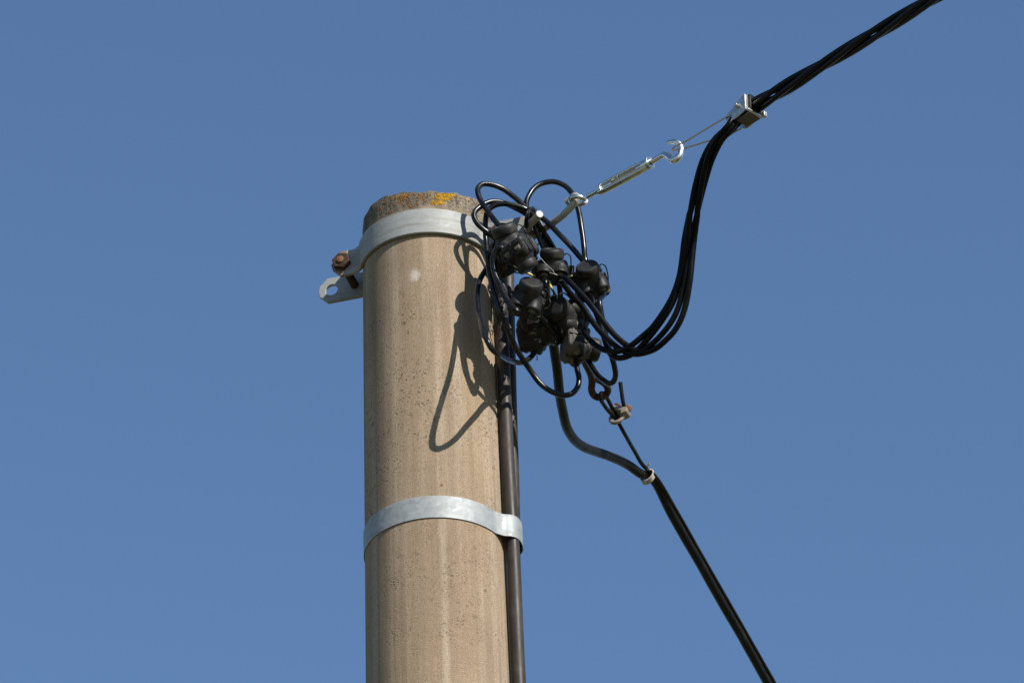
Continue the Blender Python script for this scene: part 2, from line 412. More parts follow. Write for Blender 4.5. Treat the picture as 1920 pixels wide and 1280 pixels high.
for i, q in enumerate([(790, 369, 8, 5, 46, .0010), (770, 387, 5, 2.5, 20, .0010), (732, 397, 5, 3, 22, .0010), (783, 383, 3, 3, 14, .0009), (804, 366, 4, 2.5, 14, .0009), (812, 372, 3, 2, 9, .0008), (776, 364, 4, 2.5, 13, .0009), (798, 377, 4, 3, 12, .0009), (741, 384, 3, 2.5, 9, .0008), (757, 382, 3, 2, 8, .0008), (866, 371, 3, 3, 9, .0008), (722, 378, 4, 3, 12, .0009), (735, 371, 4, 2.5, 13, .0009), (872, 364, 3, 2, 9, .0008), (890, 372, 3, 3, 9, .0009), (712, 392, 3, 2.5, 8, .0008), (880, 378, 3, 3, 8, .0008), (853, 361, 6, 3, 26, .0010), (906, 394, 6, 8, 40, .0011), (919, 410, 4, 5, 20, .0010), (828, 909, 2.5, 2.5, 14, .0008)]):
    lichen(LICHO, [q], 'small orange lichen spot', 3 + i)

# ------------------------------------------------------------------ upper pole clamp: two equal halves bolted together
CL = R(-15); cx_, sx_ = math.cos(CL), math.sin(CL)
def cl(x, y, z): return V((x * cx_ - y * sx_, x * sx_ + y * cx_, z))
CA = cl(1, 0, 0); CB = V((0, 0, 1)); CN = cl(0, -1, 0)
ZB0 = P(806, 432, -.105).z; ZB1 = P(806, 387, -.105).z; HB = ZB1 - ZB0; ZBM = (ZB0 + ZB1) / 2
clamp = empty('pole_clamp', (0, 0, ZB0), 'heavy galvanised two-piece clamp bolted round the top of the concrete pole', 'clamp')
RB = pole_r(ZBM) + .0035; LY = .030
def half(sg, name):
    """sg=+1 the near half (long lug on the right), -1 the far half (long lug on the left)"""
    a0 = math.asin(LY / RB); plan = [(-.114, -LY), (-.106, -LY), (-.100, -LY - .001)]
    for i in range(41):
        t = math.pi + a0 + .10 + (math.pi - 2 * a0 - .20) * i / 40; plan.append((RB * math.cos(t), RB * math.sin(t)))
    plan += [(.100, -LY - .001), (.106, -LY), (.114, -LY)]
    path = spline([cl(sg * x, sg * y, 0) for x, y in plan], .004)
    b = MB(); b.strip(path, HB, .0055, ZB0); band = b.build(name, GALV, clamp, bevel=.0012)
    hl = HB / 2
    def lug(x1, hc, hr, sgn, mat, lname='lug', lab=None):
        x0 = .112; ch = .012
        ol = [(x0, -hl), (x1 - ch, -hl), (x1, -hl + ch), (x1 + .002, 0), (x1, hl - ch), (x1 - ch, hl), (x0, hl)]
        ol = [(sgn * x, z) for x, z in ol]
        if sgn < 0: ol = ol[::-1]
        q = MB(); q.holed(ol, (sgn * hc, 0), hr, cl(0, -sg * LY, ZBM), CA, CB, CN, .0055)
        o_ = q.build(lname, mat, band, bevel=.0008)
        if lab: o_['label'] = lab
    if sg > 0:
        lug(.181, .165, .0085, 1, GALV, 'lug', 'long lug holding the anchor hook'); lug(.135, .120, .007, -1, GALVR, 'lug', 'short rusty lug')
    else:
        lug(.174, .1555, .0092, -1, GALV, 'lug', 'long lug with an empty round hole'); lug(.135, .120, .007, 1, GALV)
    return band
half(1, 'near_half'); half(-1, 'far_half')
for sx, mt in ((-1, RUST), (1, RUST)):
    b = MB(); b.lathe([(.0062, -LY - .016), (.0062, LY + .0120), (.0054, LY + .0135)], cl(sx * .120, 0, ZBM), CN, 20); bo = b.build('bolt', mt, clamp)
    b = MB(); b.lathe([(.0062, LY + .0032), (.0136, LY + .0034), (.0140, LY + .0042), (.0140, LY + .0105), (.0128, LY + .0120), (.0066, LY + .0124), (.0066, LY + .011)], cl(sx * .120, 0, ZBM), CN, 6); b.build('nut', mt, bo, sharp=20)
    b = MB(); b.lathe([(.0056, LY + .0137), (.0050, LY + .0141)], cl(sx * .120, 0, ZBM), CN, 20); b.build('bolt_end', RUST2, bo)
    b = MB(); b.lathe([(.0055, -LY - .0125), (.0125, -LY - .012), (.0125, -LY - .0035), (.006, -LY - .003)], cl(sx * .120, 0, ZBM), CN, 6); b.build('bolt_head', mt, bo, sharp=20)

# ------------------------------------------------------------------ riser cables and the lower strap that holds them
def riser(pts, r, name, label):
    p = [P(*q) for q in pts]
    p.append(V((p[-1].x + .02, p[-1].y, 4.6))); p.append(V((p[-1].x + .04, p[-1].y, 0.0)))
    b = MB(); b.tube(spline(p, .02), r, 22); o = b.build(name, RISER, origin=p[-1]); return tag(o, label, 'cable', 'riser cables down the pole')
riser([(936, 470, -.022), (939, 540, -.024), (942.5, 640, -.026), (949, 800, -.028), (956, 930, -.030), (963, 1050, -.030), (973.5, 1285, -.030)], .0096, 'riser_cable', 'thick brown cable running down the pole edge, nearest to the viewer')
riser([(953, 460, .004), (953, 540, .003), (955, 640, .002), (959, 800, .001), (963, 930, .000), (964, 1030, .004), (966, 1120, .006), (969, 1285, .006)], .0088, 'riser_cable', 'brown cable mostly hidden behind the thicker one on the pole edge')

ZS0 = P(820, 970, -.1).z; ZS1 = P(820, 929, -.1).z; HS = ZS1 - ZS0
RS = pole_r((ZS0 + ZS1) / 2) + .0012
strap = empty('strap_band', (0, 0, ZS0), 'thin spangled metal strap round the pole and its riser cables', 'strap')
pts = []
for i in range(60):
    t = R(100) + (R(327) - R(100)) * i / 59; pts.append((RS * math.cos(t), RS * math.sin(t)))
pts += [(.0905, -.0500), (.0980, -.0455), (.1065, -.0440), (.1150, -.0385), (.1205, -.0270), (.1228, -.0130), (.1215, .0000), (.1150, .0100), (.1050, .0170), (.0920, .0420)]
rt = lambda x: 0.0
path = spline([V((x, y, rt(x))) for x, y in pts], .004)
b = MB(); b.strip(path, HS, .0013, ZS0); b.build('metal_strip', GALV2, strap, bevel=.0003)
b = MB(); b.box(V((RS * math.cos(R(100)), RS * math.sin(R(100)) + .003, ZS0 + HS / 2)), V((1, 0, 0)), V((0, 1, 0)), V((0, 0, 1)), .03, .006, HS * 1.15); b.build('buckle', GALV2, strap, bevel=.001)

# ------------------------------------------------------------------ anchor hook through the long lug
hp = [P(1012, 401, -.130), P(1004, 410, -.116), P(994, 421, -.098), P(991, 429, -.082), P(996, 436, -.066), P(1008, 435, -.066), P(1020, 429, -.076), P(1038, 417, -.090),
      P(1056, 403, -.104), P(1070, 389, -.115), P(1079, 376, -.120), P(1081, 369, -.119), P(1077, 368, -.112), P(1070, 374, -.104), P(1062, 380, -.099)]
b = MB(); b.tube(spline(hp, .002), .0053, 18); o = b.build('anchor_hook', GREYSTEEL, origin=hp[3], sharp=50)
tag(o, 'bent dull grey rod hooked through the clamp lug, its open stub end facing out', 'hook')

# ------------------------------------------------------------------ turnbuckle
E0 = P(1084, 378, -.120); E1 = P(1268, 279, -.258)
UD = (E1 - E0).normalized(); WD = V((0, 0, 1)).cross(UD).normalized(); ZD = UD.cross(WD).normalized()
if WD.y > 0: WD = -WD
TL = (E1 - E0).length
def tq(u, w_=0, z_=0): return E0 + UD * u + WD * w_ + ZD * z_
tb = empty('turnbuckle', E0, 'shiny zinc plated turnbuckle tightened between anchor hook and wire loop', 'turnbuckle')
def at(px): return (px - 1084) / (1268 - 1084) * TL
b = MB(); tcp = (TC - UD * TC.dot(UD)).normalized(); bars_d = (UD.cross(tcp) * .62 + tcp * .78).normalized(); side = UD.cross(bars_d)
u0, u1 = at(1122), at(1221)
for sg in (-1, 1):
    pth = [tq(u0 + .003) + bars_d * (sg * .0052), tq(u0 + .010) + bars_d * (sg * .0064), tq(u1 - .014) + bars_d * (sg * .0064), tq(u1 - .006) + bars_d * (sg * .0052)]
    b.loft([(q, side, bars_d, .0048, .0030, 2.4) for q in spline(pth, .006)], 20)
body = b.build('body', ZINC, tb, sharp=40)
b = MB(); b.lathe([(.0045, u0 - .0015), (.0062, u0 - .001), (.0066, u0), (.0074, u0 + .006), (.0074, u0 + .0095), (.0045, u0 + .010), (.0040, u0 + .0095)], E0, UD, 8); b.build('end_ferrule', ZINC, body, sharp=30)
b = MB(); b.lathe([(.0042, u1 - .016), (.0068, u1 - .0155), (.0074, u1 - .013), (.0076, u1 - .004), (.0092, u1 - .0035), (.0094, u1 - .0005), (.0088, u1), (.0042, u1 + .0002), (.004, u1 - .002)], E0, UD, 24); b.build('end_ferrule', ZINC, body, sharp=30)
b = MB(); b.tube([tq(u) for u in (at(1102), at(1110), at(1120), at(1140), at(1148))], .0037, 16); eb = b.build('eye_bolt', ZINC, tb)
ring = []
for i in range(33):
    t = R(-15) + R(330) * i / 32; ring.append(tq(-.000 + .0112 * math.cos(t), .0112 * math.sin(t), .003 * math.sin(t * .5)))
b = MB(); b.tube(ring, .0034, 14); b.build('eye', ZINC, eb)
b = MB(); yy = lambda px: E0.y + (E1.y - E0.y) * (px - 1084) / (1268 - 1084)
hk = [P(x, y, yy(min(x, 1268))) for x, y in [(1195, 317), (1210, 309), (1226, 301), (1238, 294), (1246, 290.5), (1253, 293), (1259, 299), (1266, 300), (1273, 294), (1277, 284), (1275, 273), (1269, 267), (1260, 266), (1251, 267.5)]]
b.tube(spline(hk, .002), lambda t: .0040 if t < .4 else (.0052 if t < .8 else .0052 - .0026 * (t - .8) / .2), 16); b.build('hook', ZINC, tb)

# ------------------------------------------------------------------ tension clamp with its wire loop
K0 = P(1363, 229, -.345)
UH = V((UD.x, UD.y, 0)).normalized(); WH = V((0, 0, 1)).cross(UH); ZH = V((0, 0, 1))
if WH.y > 0: WH = -WH
KS = .88
def kq(u, w_, z_): return K0 + (UH * u + WH * w_ + ZH * z_) * KS
tc = empty('tension_clamp', K0, 'small bright metal clamp gripping the overhead cables above the wire loop', 'clamp')
ol = [(0, .002), (.010, -.003), (.016, -.004), (.041, .001), (.041, .031), (.034, .0305), (.024, .024), (.004, .0145), (-.001, .008)]
for w0 in (0.0, -.032):
    b = MB(); b.holed([(x * KS, y * KS) for x, y in ol], (.0085 * KS, .0075 * KS), .0030, kq(0, w0, 0), UH, ZH, WH, .0022); pl = b.build('side_plate', STEEL, tc, bevel=.0004)
    b = MB(); b.box(kq(.0425, w0 - .001, .016), UH, ZH, WH, .0028, .026, .0065); b.build('plate_flange', STEEL, pl, bevel=.0006)
    b = MB(); sgn = 1 if w0 == 0 else -1
    b.lathe([(.0046, 0), (.0046, .0015), (.0030, .0016), (.0030, .0050), (.0026, .0055)], kq(.026, w0 + sgn * .0012, .0165), WH * sgn, 18); b.build('bolt', STEEL, pl)
b = MB(); b.box(kq(.032, -.016, -.0035), UH, WH, ZH, .026, .022, .004); b.build('keeper_plate', m_plain('dark keeper steel', (.07, .06, .048), .5, .3, .2, 90), tc, bevel=.0008)
b = MB(); b.box(kq(.050, -.010, -.004), UH, WH, ZH, .004, .026, .003); b.box(kq(.050, -.034, .004), UH, WH, ZH, .006, .006, .008); b.build('locking_tab', STEEL, tc, bevel=.0005)
b = MB(); b.box(kq(.047, -.016, .016), UH, WH, ZH, .005, .023, .026); b.box(kq(.022, -.016, .013), UH, WH, ZH, .004, .023, .018); b.build('rubber_insert', PLASTICD, tc, bevel=.001)
hx = P(1266, 279, -.2585)
wp = [kq(.0085, .0012, .0075), kq(.004, .0025, .0072), hx.lerp(kq(.004, .0025, .0072), .85) + WH * .001, hx.lerp(kq(.004, .0025, .0072), .15) + WH * .002, hx + WH * .004 + UH * .004, hx - UH * .0035 + WH * .0025 + ZH * -.0008, hx - UH * .004 - WH * .001, hx - WH * .0055 + UH * .004 - ZH * .001,
      (hx - WH * .006).lerp(kq(0, -.032, 0), .1), (hx - WH * .006).lerp(kq(0, -.032, 0), .9), kq(.004, -.033, .004), kq(.0085, -.033, .0075)]
b = MB(); b.tube(spline(wp, .003), .00125, 10); b.build('wire_loop', m_plain('thin steel wire', (.42, .36, .30), .35, .9, .1, 200), tc)

# ------------------------------------------------------------------ splice boxes
BOXES = []
SPG = 'black splice boxes of the cable knot'
def make_box():
    root = empty('splice_box', (0, 0, 0), 'x', 'splice box', SPG)
    X, Y, Z = V((1, 0, 0)), V((0, 1, 0)), V((0, 0, 1))
    b = MB(); b.loft([(Z * .004, X, Y, .0140, .0140, 2), (Z * .0005, X, Y, .0150, .0148, 2), (Z * -.004, X, Y, .0172, .0156, 2.2), (Z * -.0085, X, Y, .0200, .0164, 3.4), (Z * -.0105, X, Y, .0218, .0172, 4.4), (Z * -.014, X, Y, .0221, .0172, 4.8),
                      (Z * -.0255, X, Y, .0224, .0174, 5.4), (Z * -.0262, X, Y, .0232, .0182, 5.4), (Z * -.0285, X, Y, .0232, .0182, 5.4), (Z * -.0292, X, Y, .0222, .0172, 5.0), (Z * -.0325, X, Y, .0214, .0164, 4.6), (Z * -.034, X, Y, .0196, .0148, 4.2)])
    hs = b.build('housing', PLASTIC, root, local=True, sharp=28)
    for sx in (-1, 1):
        b = MB(); b.box(V((sx * .0222, -.004, -.018)), X, Y, Z, .0026, .009, .020); b.build('latch_rib', PLASTIC, hs, local=True, bevel=.0006)
        b = MB(); b.box(V((sx * .0228, .005, -.020)), X, Y, Z, .0022, .0035, .024); b.build('latch_rib', PLASTIC, hs, local=True, bevel=.0006)
    b = MB(); b.box(V((0, -.0170, -.024)), X, Y, Z, .006, .0026, .016); b.build('latch_rib', PLASTIC, hs, local=True, bevel=.0006)
    b = MB(); b.lathe([(.0125, -.001), (.0158, .0), (.0164, .001), (.0166, .004), (.0165, .0080), (.0160, .0106), (.0146, .0124), (.0126, .0130), (.0119, .0122), (.006, .0127), (0.0002, .0128)], Z * .002, Z, 44)
    b.build('cap', PLASTIC, root, local=True, sharp=28)
    for sx in (-1, 1):
        ax = V((0, -.70, -.71)).normalized()
        b = MB(); b.lathe([(.0100, -.006), (.0103, .0035), (.0107, .0040), (.0110, .0060), (.0106, .0074), (.0086, .0078), (.0078, .0070), (.0076, -.003)], V((sx * .0108, -.0105, -.0140)), ax, 28)
        gl = b.build('cable_gland', PLASTIC, root, local=True, sharp=40)
        o_ = V((sx * .0108, -.0105, -.0140)); b = MB(); b.tube([o_ - ax * .004, o_ + ax * .004, o_ + ax * .0105, o_ + ax * .0115], lambda t: .0050 if t < .9 else .0046, 16); b.build('cable_sleeve', DUST, gl, local=True)
    b = MB(); b.loft([(Y * .012 + Z * -.017, X, Z, .0205, .0150, 5.0), (Y * .0165 + Z * -.017, X, Z, .0216, .0160, 4.6), (Y * .0172 + Z * -.017, X, Z, .0222, .0166, 4.6), (Y * .0185 + Z * -.017, X, Z, .0222, .0166, 4.4), (Y * .0192 + Z * -.017, X, Z, .0213, .0157, 4.2), (Y * .022 + Z * -.017, X, Z, .0205, .0150, 3.8), (Y * .0265 + Z * -.017, X, Z, .0165, .0118, 2.3), (Y * .0285 + Z * -.017, X, Z, .009, .006, 2)])
    b.build('back_cover', PLASTIC, root, local=True, sharp=28)
    b = MB(); b.tube(spline([V((.0158, .001, .006)), V((.0200, .001, .0085)), V((.0245, .001, .005)), V((.0258, .0, -.004)), V((.0250, .0, -.016)), V((.0228, .0, -.025))], .002), .0009, 8)
    b.build('retaining_cord', PLASTICD, root, local=True)
    return root
def copy_tree(o, parent=None):
    c = o.copy(); col.objects.link(c)
    if parent is not None: c.parent = parent
    for ch in list(o.children): copy_tree(ch, c)
    return c
def box_matrix(px, py, y, roll, tilt, spin, sc_=1.0):
    roll, tilt, spin = R(roll), R(tilt), R(spin)
    a = ((CR * math.sin(roll) + CU * math.cos(roll)) * math.cos(tilt) + TC * math.sin(tilt)).normalized()
    f = (TC - a * TC.dot(a)).normalized(); x = (-f).cross(a).normalized()      # local x, y(-front), z(axis)
    yv = -f
    mm = M((x, yv, a)).transposed() @ M.Rotation(spin, 3, 'Z')
    mm = mm.to_4x4() @ M.Scale(sc_, 4); mm.translation = P(px, py, y); return mm
SPEC = [  # cap-base pixel, depth, roll, tilt towards viewer, spin, scale, label
    ('b1', 950, 443, -.150, -22, 4, 20, 1.12, 'uppermost black splice box of the knot, in front of the clamp bolt'),
    ('b2', 1035, 487, -.100, 0, 6, 0, 1.06, 'black splice box with shiny domed cap just left of the rightmost box'),
    ('b3', 1104, 514, -.105, -14, 32, 8, 1.04, 'rightmost black splice box, its flat round cap leaning left'),
    ('b4', 993, 546, -.148, 14, 24, -4, 1.06, 'black splice box where the ribbed cable curls into the gland, cap leaning right'),
    ('b5', 1049, 586, -.085, -46, 40, 36, 1.24, 'tilted black splice box whose round cap points up left, below the yellow wire'),
    ('b6', 1028, 623, -.060, 80, 14, 100, 1.2, 'deeply shaded splice box lying on its side next to the riser cables'),
    ('b8', 1103, 654, -.055, 100, -14, 50, 1.06, 'lowest splice box with a sunlit bleached grey face'),
    ('b0', 932, 484, -.096, -30, 0, 40, .9, 'black splice box half hidden behind the ribbed cable next to the pole'),
    ('b7', 984, 490, -.165, 150, 10, 30, .95, 'upside down dark splice box wrapped in cobwebs under the topmost box'),
]
proto = make_box(); BM = {}
for i, (key, px, py, y, ro, ti, sp, s_, lab) in enumerate(SPEC):
    o = proto if i == 0 else copy_tree(proto)
    mm = box_matrix(px, py, y, ro, ti, sp, s_); BM[key] = (o, mm)
    o.matrix_world = mm; o['label'] = lab
    if key == 'b8':
        for ch in o.children:
            if ch.name.startswith('housing'):
                ch.data = ch.data.copy(); ch.data.materials[0] = PLASTICG; ch['label'] = 'bleached grey housing'
def gland(key, sx):
    mm = BM[key][1]; ax = V((0, -.70, -.71)).normalized(); o = V((sx * .0108, -.0105, -.0140))
    return [mm @ (o - ax * .002), mm @ (o + ax * .007), mm @ (o + ax * .014)]
def spt(key, x, y, z): return BM[key][1] @ V((x, y, z))
for k in BM:
    print(k, [tuple(round(c) for c in px_of(gland(k, s_)[1])) for s_ in (-1, 1)])

# ------------------------------------------------------------------ jumper cables of the knot
RC = .0040
ribs = lambda th: 1 + .045 * math.cos(11 * th)
def cable(name, pts, r, mat, label, group=None, prof=None, n=16, cat='cable', step=.003, twist=0):
    p = [q if isinstance(q, V) else P(*q) for q in pts]
    b = MB(); b.tube(wobble(spline(p, step), .00022 if r > .003 else .0001), r, n, prof, True, twist); o = b.build(name, mat, origin=p[0], sharp=55); return tag(o, label, cat, group)
JG = 'jumper cables looped round the splice boxes'
# E: ribbed, behind the cap of the top box, over the pole head, through the tie and down behind the second box
cable('jumper_cable', [spt('b1', -.004, .012, -.012), (943, 435, -.135), (935, 423, -.130), (925, 410, -.127), (913, 394, -.121), (902, 377, -.117), (896, 362, -.115), (897, 352, -.112), (905, 345.5, -.109), (920, 346, -.105), (942, 354, -.100), (965, 370, -.098), (984, 388, -.098),
      (994, 403, -.098), (1003, 425, -.088), (1012, 448, -.080), (1022, 472, -.074), (1030, 500, -.066)], .0039, CABLE, 'ribbed black cable arching highest over the pole head', JG, ribs, 36, twist=1.0)
# D
cable('jumper_cable', [spt('b0', 0, .01, -.01), (938, 478, -.090), (934, 462, -.108), (929, 448, -.112), (916, 437, -.116), (903, 427, -.119), (894, 418, -.120), (888.5, 406, -.120), (891, 396, -.118), (901, 387, -.115), (917, 379, -.110), (934, 378, -.105), (950, 382.5, -.102), (968, 391, -.098), (985, 400, -.094), (998, 414, -.084), (1009, 434, -.076), (1022, 456, -.070), (1033, 476, -.064), (1040, 500, -.06)], RC, CABLE, 'black cable making the small leftmost loop in front of the clamp band', JG)
# F: long loop down to the lowest box
cable('jumper_cable', [(1050, 500, -.055), (1043, 476, -.062), (1032, 455, -.074), (1018, 433, -.084), (1002, 408, -.098), (988, 394, -.106), (967, 386, -.110), (944, 382, -.112), (930, 384.5, -.113), (920, 390, -.113), (913.5, 398, -.113), (910.5, 412, -.113), (910, 432, -.113), (911, 452, -.113), (914, 480, -.119), (917, 509, -.129), (921, 529, -.138), (926, 548, -.146), (938, 586, -.147), (947, 605, -.140), (959, 635, -.1235), (971, 658, -.1045), (983, 677, -.086), (992, 690, -.074), (1013, 719, -.066), (1034, 734, -.064), (1056, 741, -.064), (1072, 738, -.063), (1083, 725, -.062), (1085.5, 708, -.060)] + [(1082, 692, -.058), (1080, 676, -.056)], RC, CABLE, 'longest black jumper, hanging from the cable tie down to the bottom of the knot', JG)
# A: loop bulging out from the pole, it throws the long oval shadow
cable('jumper_cable', [(920, 494, -.104), (911, 505, -.110), (901, 522, -.116), (896, 541, -.124), (895.5, 563, -.132), (898.5, 592, -.147), (902, 607, -.167), (906, 622, -.190), (911, 634, -.202), (915, 642, -.2045), (920, 651, -.2015), (925, 657, -.1965), (930, 661.5, -.190), (936, 666, -.179), (942, 669.5, -.158), (948, 673, -.131), (953, 675, -.108), (960, 677.5, -.088), (974, 680, -.072), (988, 675, -.064), (1000, 664, -.058), (1006, 653, -.056)], RC, CABLE, 'black loop bulging out beside the pole above its oval shadow', JG)
# K: ribbed cable from the top box into the box with curled gland
cable('jumper_cable', gland('b1', -1) + [(937, 465, -.166), (929, 473, -.163), (925, 487, -.158), (926, 503, -.156), (930, 518, -.155), (936, 532, -.155), (944, 551, -.157), (953, 566, -.159), (963, 578, -.160), (970, 583, -.160)] + gland('b4', -1)[::-1][1:], .0046, CABLE, 'stout ribbed black cable from the topmost box curling into the box below', JG, ribs, 40)
# G + H: arch over the hook and down to the rightmost box
cable('jumper_cable', [spt('b3', .006, .020, -.006), (1098, 490, -.088), (1095, 466, -.090), (1092, 438, -.090), (1088, 412, -.090), (1083, 388, -.088), (1073, 364, -.086), (1058, 348, -.084), (1038, 340.5, -.084), (1019, 343, -.084), (1003, 352, -.086), (992, 366, -.089), (987, 380, -.092), (988, 391, -.094), (997, 401, -.094), (1012, 406, -.094), (1028, 418, -.096), (1050, 441, -.098), (1070, 462, -.100), (1086, 480, -.100), (1096, 494, -.097), spt('b3', -.004, .018, -.010)], RC, CABLE, 'black cable arching above the grey anchor hook', JG)
# C: from the rightmost box down to the narrow loop by the rusty hook
cable('jumper_cable', gland('b3', 1) + [(1124, 566, -.122), (1128, 592, -.118), (1133, 616, -.112), (1139, 642, -.104), (1147, 668, -.096), (1152, 688, -.090), (1154, 703, -.085), (1150.5, 715, -.080), (1143, 719, -.075), (1132, 713, -.068), (1121, 703, -.060), (1111, 689, -.052), (1103, 677, -.046), (1094, 662, -.04)], RC, CABLE, 'black cable hanging in a narrow loop beside the rusty hook', JG)
cable('jumper_cable', gland('b4', 1) + [(1003, 585, -.118), (1010, 592, -.112), (1020, 601, -.104), (1030, 610, -.090), (1040, 625, -.075), (1046, 645, -.06)], RC, CABLE, 'short black cable leaving the middle box down to the right', JG)
cable('jumper_cable', gland('b2', -1) + [(1023, 530, -.115), (1025, 560, -.100), (1028, 590, -.08), (1032, 612, -.065)], RC, CABLE, 'short black cable hanging straight down from the domed box', JG)
cable('jumper_cable', [(1046, 520, -.075), (1050, 545, -.065), (1052, 565, -.060), (1056, 590, -.055), (1062, 620, -.05)], RC, CABLE, 'black cable seen through the gap behind the tilted box', JG)
cable('jumper_cable', [(983, 575, -.10), (981, 592, -.095), (983, 610, -.085), (990, 630, -.07)], .0048, CABLE, 'short dark cable between the middle box and the box on its side', JG)

# ------------------------------------------------------------------ the four overhead cables
OG = 'overhead cables twisted into one span'
cen = [(1290, 466, -.222), (1297, 420, -.240), (1305, 378, -.258), (1315, 336, -.277), (1328, 296, -.300), (1346, 264, -.322), (1369, 240, -.345), (1392, 217, -.368), (1416, 194, -.395)]
C = [P(*q) for q in cen]
KC = kq(.026, -.016, .0135)                      # through the middle of the clamp
C[-2] = KC - UH * .012 - ZH * .0015; C[-1] = KC + UH * .018
p1 = P(1744, 1, -.700); d1 = (p1 - C[-1]); dflat = V((d1.x, d1.y, d1.z * 1.0)).normalized()
C += [C[-1] + d1 * k for k in (.12, .25, .42, .62, .82, 1.0, 1.3)] + [C[-1] + d1 * 1.3 + dflat * k for k in (.6, 1.4, 2.6)]
cs = spline(C, .006)
acc = [0.0]
for i in range(1, len(cs)): acc.append(acc[-1] + (cs[i] - cs[i - 1]).length)
def strand(th0):
    out = []
    for i, p in enumerate(cs):
        a = cs[max(i - 1, 0)]; b_ = cs[min(i + 1, len(cs) - 1)]; T = (b_ - a).normalized(); dv = (TC - T * TC.dot(T)).normalized(); lt = T.cross(dv)
        sd_ = acc[i]; th = th0 + sd_ * 13.0
        rad = .0068 if sd_ < .05 else .0059 + .0013 * math.sin(sd_ * 31 + th0 * 2) * math.exp(-((sd_ - .25) / .12) ** 2)
        out.append(p + dv * (rad * math.sin(th)) + lt * (rad * math.cos(th)))
    return out
def over(pre, th0, label, end=None):
    p = [q if isinstance(q, V) else P(*q) for q in pre]
    st = strand(R(th0)); full = spline(p + st[2:8:5], .004)[:-1] + st[7:]
    b = MB(); b.tube(full, RC + .0003, 14); o = b.build('overhead_cable', CABLE2, origin=p[0], sharp=55); tag(o, label, 'cable', OG)
over(gland('b5', 1) + [(1096, 623, -.118), (1105, 636, -.122), (1115, 646, -.128), (1128, 654, -.134), (1142, 658, -.140), (1154, 659, -.146), (1170, 655, -.152), (1187, 645, -.160), (1204, 631, -.166), (1221, 616, -.172), (1238, 594, -.180), (1255, 567, -.188), (1266, 543, -.196), (1275, 512, -.205)], 180, 'overhead cable coming from the tilted box, innermost in the bottom of the bend')
over([spt('b3', -.01, -.008, -.02), (1111, 560, -.108), (1117, 584, -.112), (1127, 611, -.118), (1135, 640, -.124), (1143, 661, -.130), (1152, 669, -.136), (1163, 671, -.142), (1176, 668, -.148), (1192, 659, -.154), (1208, 643, -.162), (1224, 624, -.170), (1243, 598, -.180), (1260, 570, -.188), (1271, 542, -.196), (1280, 512, -.206)], 105, 'overhead cable rising to the rightmost box, lowest at the left of the bend')
over(gland('b2', 1) + [(1060, 522, -.134), (1082, 543, -.142), (1104, 567, -.148), (1127, 597, -.152), (1147, 622, -.154), (1162, 637, -.155), (1175, 647, -.156), (1190, 656, -.157), (1204, 657.5, -.160), (1221, 646, -.168), (1238, 630, -.176), (1255, 609, -.184), (1268, 586, -.192), (1279, 552, -.201), (1287, 514, -.211)], 285, 'overhead cable with a bright sunlit streak, running down from the domed box')
over([spt('b2', .008, -.010, -.026), (1056, 532, -.112), (1068, 548, -.118), (1081, 562, -.122), (1092, 574, -.125), (1106, 596, -.128), (1122, 617, -.132), (1134, 630, -.136), (1148, 643, -.140), (1162, 654, -.144), (1180, 662.5, -.150), (1197, 663.5, -.156), (1213, 660, -.162), (1230, 653, -.170), (1247, 639, -.178), (1264, 621, -.186), (1277, 598, -.194), (1286, 570, -.201), (1293, 530, -.212)], 0, 'overhead cable forming the outermost curve of the bend on the right')

# ------------------------------------------------------------------ cable tie round the lug
tz = MB(); c0 = P(990, 407, -.100)
lp = [P(992, 392, -.112), P(988, 400, -.118), P(985, 413, -.112), P(985, 424, -.100), P(990, 428, -.088), P(996, 420, -.078), P(999, 406, -.078), P(998, 394, -.088), P(995, 390, -.100), P(992, 392, -.112)]
tz.tube(spline(lp, .002), .0016, 10)
lp2 = [q + V((.0030, -.0005, .0004)) for q in lp]; tz.tube(spline(lp2, .002), .0016, 10)
tie = empty('cable_tie', c0, 'black cable tie binding the jumpers to the clamp lug', 'cable tie')
tz.build('tie_band', PLASTICD, tie)
b = MB(); b.box(P(993, 392, -.112), CR, CU, TC, .007, .005, .006); b.build('tie_head', PLASTICD, tie, bevel=.0006)
b = MB(); b.tube(spline([P(994, 392, -.112), P(1000, 394, -.113), P(1004, 394, -.113), P(1006, 391, -.112)], .002), .0011, 8); b.build('tie_tail', PLASTICD, tie)

# ------------------------------------------------------------------ earth wires, clip, terminal, cobwebs
EG = 'yellow and green earth wires'
cable('earth_wire', [(955, 502, -.105), (966, 504, -.112), (976, 506, -.104), (986, 510.5, -.106), (996, 515.5, -.104), (1006, 520, -.098), (1018, 523, -.085)], .0019, EARTH, 'yellow and green wire bridging the gap above the middle box', EG, cat='wire')
cable('earth_wire', [(1030, 528, -.10), (1034, 540, -.106), (1039, 549, -.108), (1044, 558, -.106), (1048, 568, -.098), (1052, 580, -.085)], .0017, EARTH, 'pale yellow and green wire dropping to the tilted box', EG, cat='wire')
cable('earth_wire', [(1060, 522, -.09), (1068, 519, -.092), (1077, 516, -.09), (1086, 514, -.085)], .0017, EARTH, 'dark green wire stub between the domed box and the rightmost box', EG, cat='wire')
b = MB(); cp = [P(1022, 555, -.092), P(1028, 561, -.098), (P(1032, 567, -.098)), P(1030, 575, -.096), P(1024, 580, -.092), P(1013, 581.5, -.090)]
b.loft([(q, V((0, 1, 0)), V((.7, 0, .7)), .0045, .0012, 3) for q in spline(cp, .002)], 16); o = b.build('cable_clip', CREAM, origin=cp[0]); tag(o, 'curved cream plastic clip between the middle box and the tilted box', 'clip')
tm = empty('terminal_block', P(1070, 509, -.075), 'little pale terminal block wedged between the domed box and the rightmost box', 'terminal')
